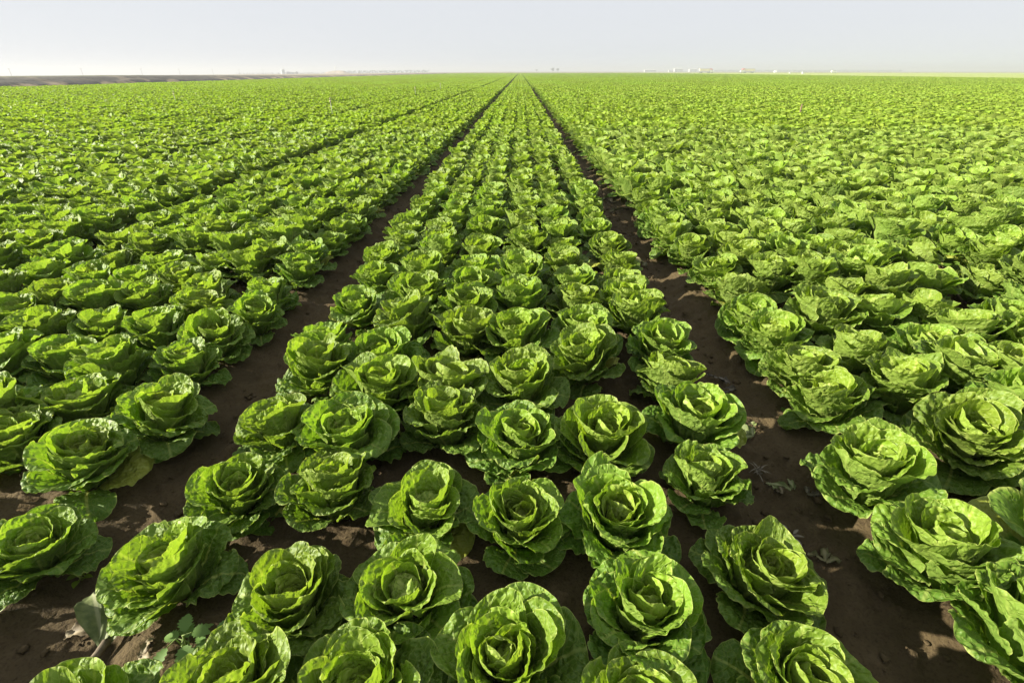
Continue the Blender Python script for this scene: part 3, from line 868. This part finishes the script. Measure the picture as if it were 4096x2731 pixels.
riser(-5.95, 31.0, .50, WHITEPIPE, 'thin pale sprinkler riser, third along the irrigation line', .008)
riser(-6.00, 41.3, .50, WHITEPIPE, 'thin pale sprinkler riser, fourth and farthest along the irrigation line', .008)
riser(-15.3, 23.9, .46, WHITEPIPE, 'pale sprinkler riser standing alone deep in the side beds', .008)

def stake(x, y, h, label):
    root = empty('wooden_stake', (x, y, .0)); tag(root, label, 'stake')
    bm = bmesh.new()
    add_prism(bm, [(-.018, 0), (.018, 0), (.018, h - .03), (0, h), (-.018, h - .03)], -.009, .009)
    bm_obj('shaft', bm, plain('stake_wood', (.30, .20, .13), .8, .2, 20), root)
stake(8.74, 16.9, .52, 'lone reddish wooden stake poking out of the bright lettuce carpet')

# ------------------------------------------------------------------ far things
WHITE = plain('white_paint', (.62, .62, .60), .45, .06, 1.0)
CREAM = plain('cream_paint', (.62, .56, .42), .5, .12, 1.0)
RED = plain('red_paint', (.52, .05, .04), .45, .1, 1.0)
DARK = plain('dark_rubber', (.03, .03, .03), .8, .2, 4)
GLASS = plain('dark_glass', (.05, .06, .07), .1, .1, 1)
METAL = plain('pale_metal', (.45, .52, .55), .4, .12, .6)
WOOD = plain('grey_wood', (.16, .13, .11), .85, .25, 3)
ROOF = plain('pale_roof', (.40, .41, .41), .6, .08, .5)

def wheel(root, x, y, r=.52, w=.3):
    bm = bmesh.new()
    add_tube(bm, [(x, y - w / 2, r), (x, y - w / 2 + .04, r), (x, y + w / 2 - .04, r), (x, y + w / 2, r)], [r * .9, r, r, r * .9], 18)
    o = bm_obj('wheel', bm, DARK, root)
    bm = bmesh.new(); add_tube(bm, [(x, y - w / 2 - .02, r), (x, y + w / 2 + .02, r)], r * .5, 14)
    bm_obj('rim', bm, METAL, o)

def truck(x, y, face, label):
    """face = +1: cab at the +x end"""
    root = empty('produce_truck', (x, y, -0.02), 0 if face > 0 else math.pi); tag(root, label, 'truck')
    # cab, nose towards +x
    bm = bmesh.new()
    add_prism(bm, [(3.2, .75), (6.75, .75), (6.85, 1.1), (6.85, 1.9), (6.2, 2.05), (5.75, 2.9), (3.2, 2.9)], -1.2, 1.2)
    bm_obj('cab', bm, WHITE, root)
    bm = bmesh.new(); add_prism(bm, [(3.15, 2.92), (5.8, 2.92), (5.55, 3.35), (4.6, 3.75), (3.15, 3.8)], -1.15, 1.15)
    bm_obj('cab_roof', bm, RED, root)
    bm = bmesh.new(); add_box(bm, 5.0, 5.6, -1.23, 1.23, 2.1, 2.75); add_prism(bm, [(5.83, 2.8), (6.22, 2.1), (6.25, 2.1), (5.87, 2.8)], -1.0, 1.0)
    bm_obj('window', bm, GLASS, root)
    bm = bmesh.new(); add_box(bm, 6.8, 6.98, -1.2, 1.2, .55, .95, .04); bm_obj('bumper', bm, METAL, root)
    for sy in (-.8, .8):
        bm = bmesh.new(); add_box(bm, 6.83, 6.9, sy - .18, sy + .18, 1.2, 1.45, .02); bm_obj('headlight', bm, METAL, root)
    # trailer: open tub with rounded belly
    bm = bmesh.new()
    add_prism(bm, [(-6.9, 2.0), (-6.2, 1.45), (2.2, 1.45), (2.9, 2.0), (2.9, 3.55), (-6.9, 3.55)], -1.25, 1.25)
    bm_obj('trailer', bm, CREAM, root)
    bm = bmesh.new(); add_box(bm, -6.98, 2.98, -1.3, 1.3, 3.55, 3.70); add_box(bm, -6.6, 2.6, -1.29, 1.29, 2.3, 2.42)
    bm_obj('side_rail', bm, plain('trailer_rail', (.36, .30, .20), .6), root)
    bm = bmesh.new(); add_box(bm, -6.6, 6.5, -.5, .5, .75, 1.0); bm_obj('chassis', bm, DARK, root)
    for wx in (-5.6, -4.4, 2.2, 3.4, 6.0):
        for sy in (-1.05, 1.05): wheel(root, wx, sy)
truck(186.0, 560, 1, 'white truck with a red roof hauling a long cream trailer, cab to the east')
truck(227.6, 562, -1, 'white truck with a red cab top in front of its cream trailer, facing the other truck')
bpy.data.objects['produce_truck']['label'] = 'long cream truck trailer trailing a white cab with red top, nearer the furrows'
bpy.data.objects['produce_truck.001']['label'] = 'white truck nosing toward the other truck, red cab top before cream trailer'

def van(x, y, rz, label):
    root = empty('white_van', (x, y, -0.02), rz); tag(root, label, 'van')
    bm = bmesh.new()
    add_prism(bm, [(-2.5, .4), (2.45, .4), (2.55, .9), (2.4, 1.15), (1.7, 1.3), (1.1, 2.1), (-2.45, 2.15), (-2.55, 1.2)], -.95, .95)
    bm_obj('body', bm, WHITE, root)
    bm = bmesh.new(); add_prism(bm, [(1.72, 1.34), (1.76, 1.34), (1.18, 2.06), (1.14, 2.06)], -.85, .85); add_box(bm, -.2, 1.05, -.97, .97, 1.4, 1.9)
    bm_obj('window', bm, GLASS, root)
    for wx in (-1.6, 1.6):
        for sy in (-.85, .85): wheel(root, wx, sy, .36, .22)
van(254.5, 560, R(80), 'small white van parked end-on in the stubble past the trucks')
van(321.0, 575, R(0), 'white van seen side-on alone on the far stubble')

def valve(x, y, s, label):
    root = empty('valve_box', (x, y, -0.02)); tag(root, label, 'valve box')
    bm = bmesh.new(); add_box(bm, -.5 * s, .5 * s, -.35 * s, .35 * s, 0, .8 * s, .05); bm_obj('housing', bm, WHITE, root)
    bm = bmesh.new(); add_box(bm, -.56 * s, .56 * s, -.41 * s, .41 * s, .8 * s, .9 * s, .03); bm_obj('lid', bm, METAL, root)
valve(190.0, 395, 1.0, 'smaller white irrigation valve box in the pale stubble')
valve(171.5, 340, 1.25, 'larger bluish white irrigation valve box near the lettuce edge of the stubble')

def shed(x, y, w, h, d, label, name='farm_shed'):
    z = land(x)
    root = empty(name, (x, y, z)); tag(root, label, 'shed')
    bm = bmesh.new(); add_box(bm, -w / 2, w / 2, -d / 2, d / 2, 0, h); bm_obj('wall', bm, ROOF, root)
    bm = bmesh.new()
    a = [(-w / 2 - .4, h), (w / 2 + .4, h)]
    pts = [(-d / 2 - .4, h + .02), (d / 2 + .4, h + .02), (0, h + d * .16)]
    vs = [[bm.verts.new((xx, p[0], p[1])) for p in pts] for xx in (-w / 2 - .4, w / 2 + .4)]
    bm.faces.new(vs[0]); bm.faces.new(vs[1][::-1])
    for i in range(3): bm.faces.new((vs[0][i], vs[1][i], vs[1][(i + 1) % 3], vs[0][(i + 1) % 3]))
    bm_obj('roof', bm, ROOF, root)
    bm = bmesh.new(); add_box(bm, -w * .12, w * .12, -d / 2 - .06, -d / 2 + .05, .05, h * .75); bm_obj('door', bm, METAL, root)
shed(301, 1300, 26, 4.0, 12, 'long low white shed, first along the horizon past the small trees')
shed(352, 1310, 10, 3.2, 9, 'smallest pale shed on the hazy horizon')
shed(372, 1320, 19, 6.2, 13, 'tall white shed on the hazy horizon behind the trucks')
shed(409, 1330, 17, 5.4, 12, 'white shed just beside the first truck on the horizon')
shed(-373, 905, 15, 2.6, 8, 'long low white shed beside the round water tank')
shed(-338.5, 1000, 5, 3.6, 5, 'small white building at the foot of the thin white tower')
shed(430, 1500, 8, 3.0, 7, 'faint white hut in the haze between the trucks')

root = empty('water_tank', (-386, 900, land(-386))); tag(root, 'round pale blue water tank on the left horizon', 'water tank')
bm = bmesh.new(); add_lathe(bm, [(3.1, 0), (3.1, 6.4), (3.16, 6.42), (3.16, 6.6)], 32); bm_obj('tank_wall', bm, METAL, root)
bm = bmesh.new(); add_lathe(bm, [(3.2, 6.6), (1.6, 7.0), (.2, 7.3)], 32); bm_obj('tank_roof', bm, WHITE, root)
bm = bmesh.new()
for sx in (-.25, .25): add_tube(bm, [(sx, -3.25, .3), (sx, -3.25, 7.0)], .04, 6)
for k in range(20): add_tube(bm, [(-.25, -3.25, .6 + k * .32), (.25, -3.25, .6 + k * .32)], .03, 5)
bm_obj('ladder', bm, METAL, root)
root = empty('white_tower', (-333, 1000, land(-333))); tag(root, 'thin white tower rising above the brown mound', 'tower')
bm = bmesh.new(); add_lathe(bm, [(1.0, 0), (.75, 5), (.6, 10.2)], 16); bm_obj('shaft', bm, WHITE, root)
bm = bmesh.new(); add_lathe(bm, [(.85, 10.2), (.85, 10.9), (.2, 11.6)], 16); bm_obj('cap', bm, WHITE, root)

pole_px = [(-557, 600), (-535, 672), (-508, 740), (-500, 810), (-487, 875), (-475, 935), (-465, 1000), (-459, 1060), (-380, 890)]
seen = ['tallest-looking', 'second', 'third', 'fourth', 'fifth', 'sixth', 'seventh', 'eighth']
for i, (x, y) in enumerate(pole_px):
    root = empty('utility_pole', (x, y, land(x)), R(25))
    lab = 'thin wooden utility pole, %s from the open end of the dark bank' % ORD[i + 1] if i < 8 else 'wooden utility pole standing just beside the water tank'
    tag(root, lab, 'pole', 'utility poles along the hazy horizon')
    bm = bmesh.new(); add_tube(bm, [(0, 0, 0), (0, 0, 5), (0, 0, 8.2)], [.22, .19, .15], 8); bm_obj('post', bm, WOOD, root)
    bm = bmesh.new(); add_box(bm, -1.2, 1.2, -.08, .08, 7.5, 7.75); bm_obj('crossarm', bm, WOOD, root)

# mound by the tower
rng = np.random.default_rng(31)
mx, my = np.meshgrid(np.linspace(-30, 30, 50), np.linspace(-12, 12, 24))
mz = 4.2 * np.exp(-(mx / 17) ** 4) * np.exp(-(my / 7) ** 2) * (.75 + .5 * fbm(mx + 60, my + 60, .12, 4, rng)) - .4
a = (np.arange(23)[:, None] * 50 + np.arange(49)[None, :]).ravel()
mo = link(bpy.data.objects.new('earth_mound', mesh_np('earth_mound', np.stack([mx.ravel(), my.ravel(), mz.ravel()], 1), np.stack([a, a + 1, a + 51, a + 50], 1),
     plain('mound_earth', (.30, .24, .17), .95, .25, .3))))
mo.location = (-264, 800, land(-264)); tag(mo, kind='structure')

# tree belts far off: one mass each
FOL = plain('far_foliage', (.060, .085, .045), .9, .45, .8)
TRUNK = plain('bark', (.12, .09, .07), .9, .3, 2)
def belt(x0, y0, x1, y1, h, label, seed):
    rng = np.random.default_rng(seed)
    n = int(math.hypot(x1 - x0, y1 - y0) / 3.2)
    V, F = [], []; c = 0
    for i in range(n):
        t = (i + rng.random()) / n
        for k in range(16):
            p = np.array([x0 + (x1 - x0) * t + rng.normal(0, 1.6), y0 + (y1 - y0) * t + rng.normal(0, 2.2), 0])
            p[2] = land(p[0]) + h * rng.uniform(.15, 1.0) * rng.uniform(.8, 1.05)
            q = rng.normal(0, .55, (4, 3)) * h / 5 + p
            V.append(q); F += [(c, c + 1, c + 2), (c, c + 2, c + 3), (c, c + 3, c + 1)]; c += 4
    o = link(bpy.data.objects.new('treeline', mesh_np('treeline', np.concatenate(V), F, FOL, False)))
    tag(o, label, 'trees', kind='stuff')
belt(-282, 900, -148, 900, 4.2, 'low dark tree belt on the horizon right of the mound', 5)
belt(516, 1500, 1010, 1490, 5.0, 'long grey tree belt fading into haze behind the stubble', 6)
belt(-520, 1010, -290, 960, 2.6, 'thin scrub belt on the horizon behind the water tank', 7)

def tree(x, y, h, w, label, seed):
    rng = np.random.default_rng(seed)
    root = empty('broadleaf_tree', (x, y, land(x))); tag(root, label, 'tree')
    bm = bmesh.new(); add_tube(bm, [(0, 0, 0), (.1, 0, h * .25), (0, .1, h * .55)], [.35, .26, .12], 8)
    for k in range(5):
        a_ = k * 1.3
        add_tube(bm, [(0, 0, h * (.25 + .05 * k)), (math.cos(a_) * w * .18, math.sin(a_) * w * .18, h * (.45 + .05 * k)), (math.cos(a_) * w * .32, math.sin(a_) * w * .32, h * (.6 + .04 * k))], [.15, .09, .04], 6)
    bm_obj('trunk', bm, TRUNK, root, True)
    cl = [(rng.normal(0, w * .2), rng.normal(0, w * .2), h * rng.uniform(.42, .85), w * rng.uniform(.14, .26)) for _ in range(14)]
    V, F = [], []; c = 0
    for i in range(1400):
        cx, cy, cz, r = cl[rng.integers(14)]
        d_ = rng.normal(0, 1, 3); d_ /= np.linalg.norm(d_)
        p = np.array([cx, cy, cz]) + d_ * r * rng.random() ** .35
        q = rng.normal(0, .22, (4, 3)) + p
        V.append(q); F.append((c, c + 1, c + 2, c + 3)); c += 4
    link(bpy.data.objects.new('crown', mesh_np('crown', np.concatenate(V), F, FOL, False)), root)
tree(70.3, 1200, 8.6, 7.5, 'larger of two round grey trees side by side on the horizon', 1)
tree(81.2, 1205, 7.8, 6.0, 'smaller of two round grey trees side by side on the horizon', 2)
tree(44.2, 1500, 6.5, 6.0, 'tiny faint tree alone on the horizon beside the pair of trees', 3)

# ------------------------------------------------------------------ haze
bm = bmesh.new(); add_box(bm, -4000, 4000, -150, 5200, -42.0, 16.0)
k = NT('haze_air')
k.t.nodes.remove(k.b)
pv = k.n('ShaderNodeVolumePrincipled')
pv.inputs['Color'].default_value = (0.49, 0.515, 0.565, 1)
pv.inputs['Density'].default_value = 0.00085
pv.inputs['Anisotropy'].default_value = 0.15
k.l(pv.outputs[0], k.out.inputs['Volume'])
tag(bm_obj('haze', bm, k.m), kind='stuff', label='pale summer haze over the far end of the field', cat='haze')
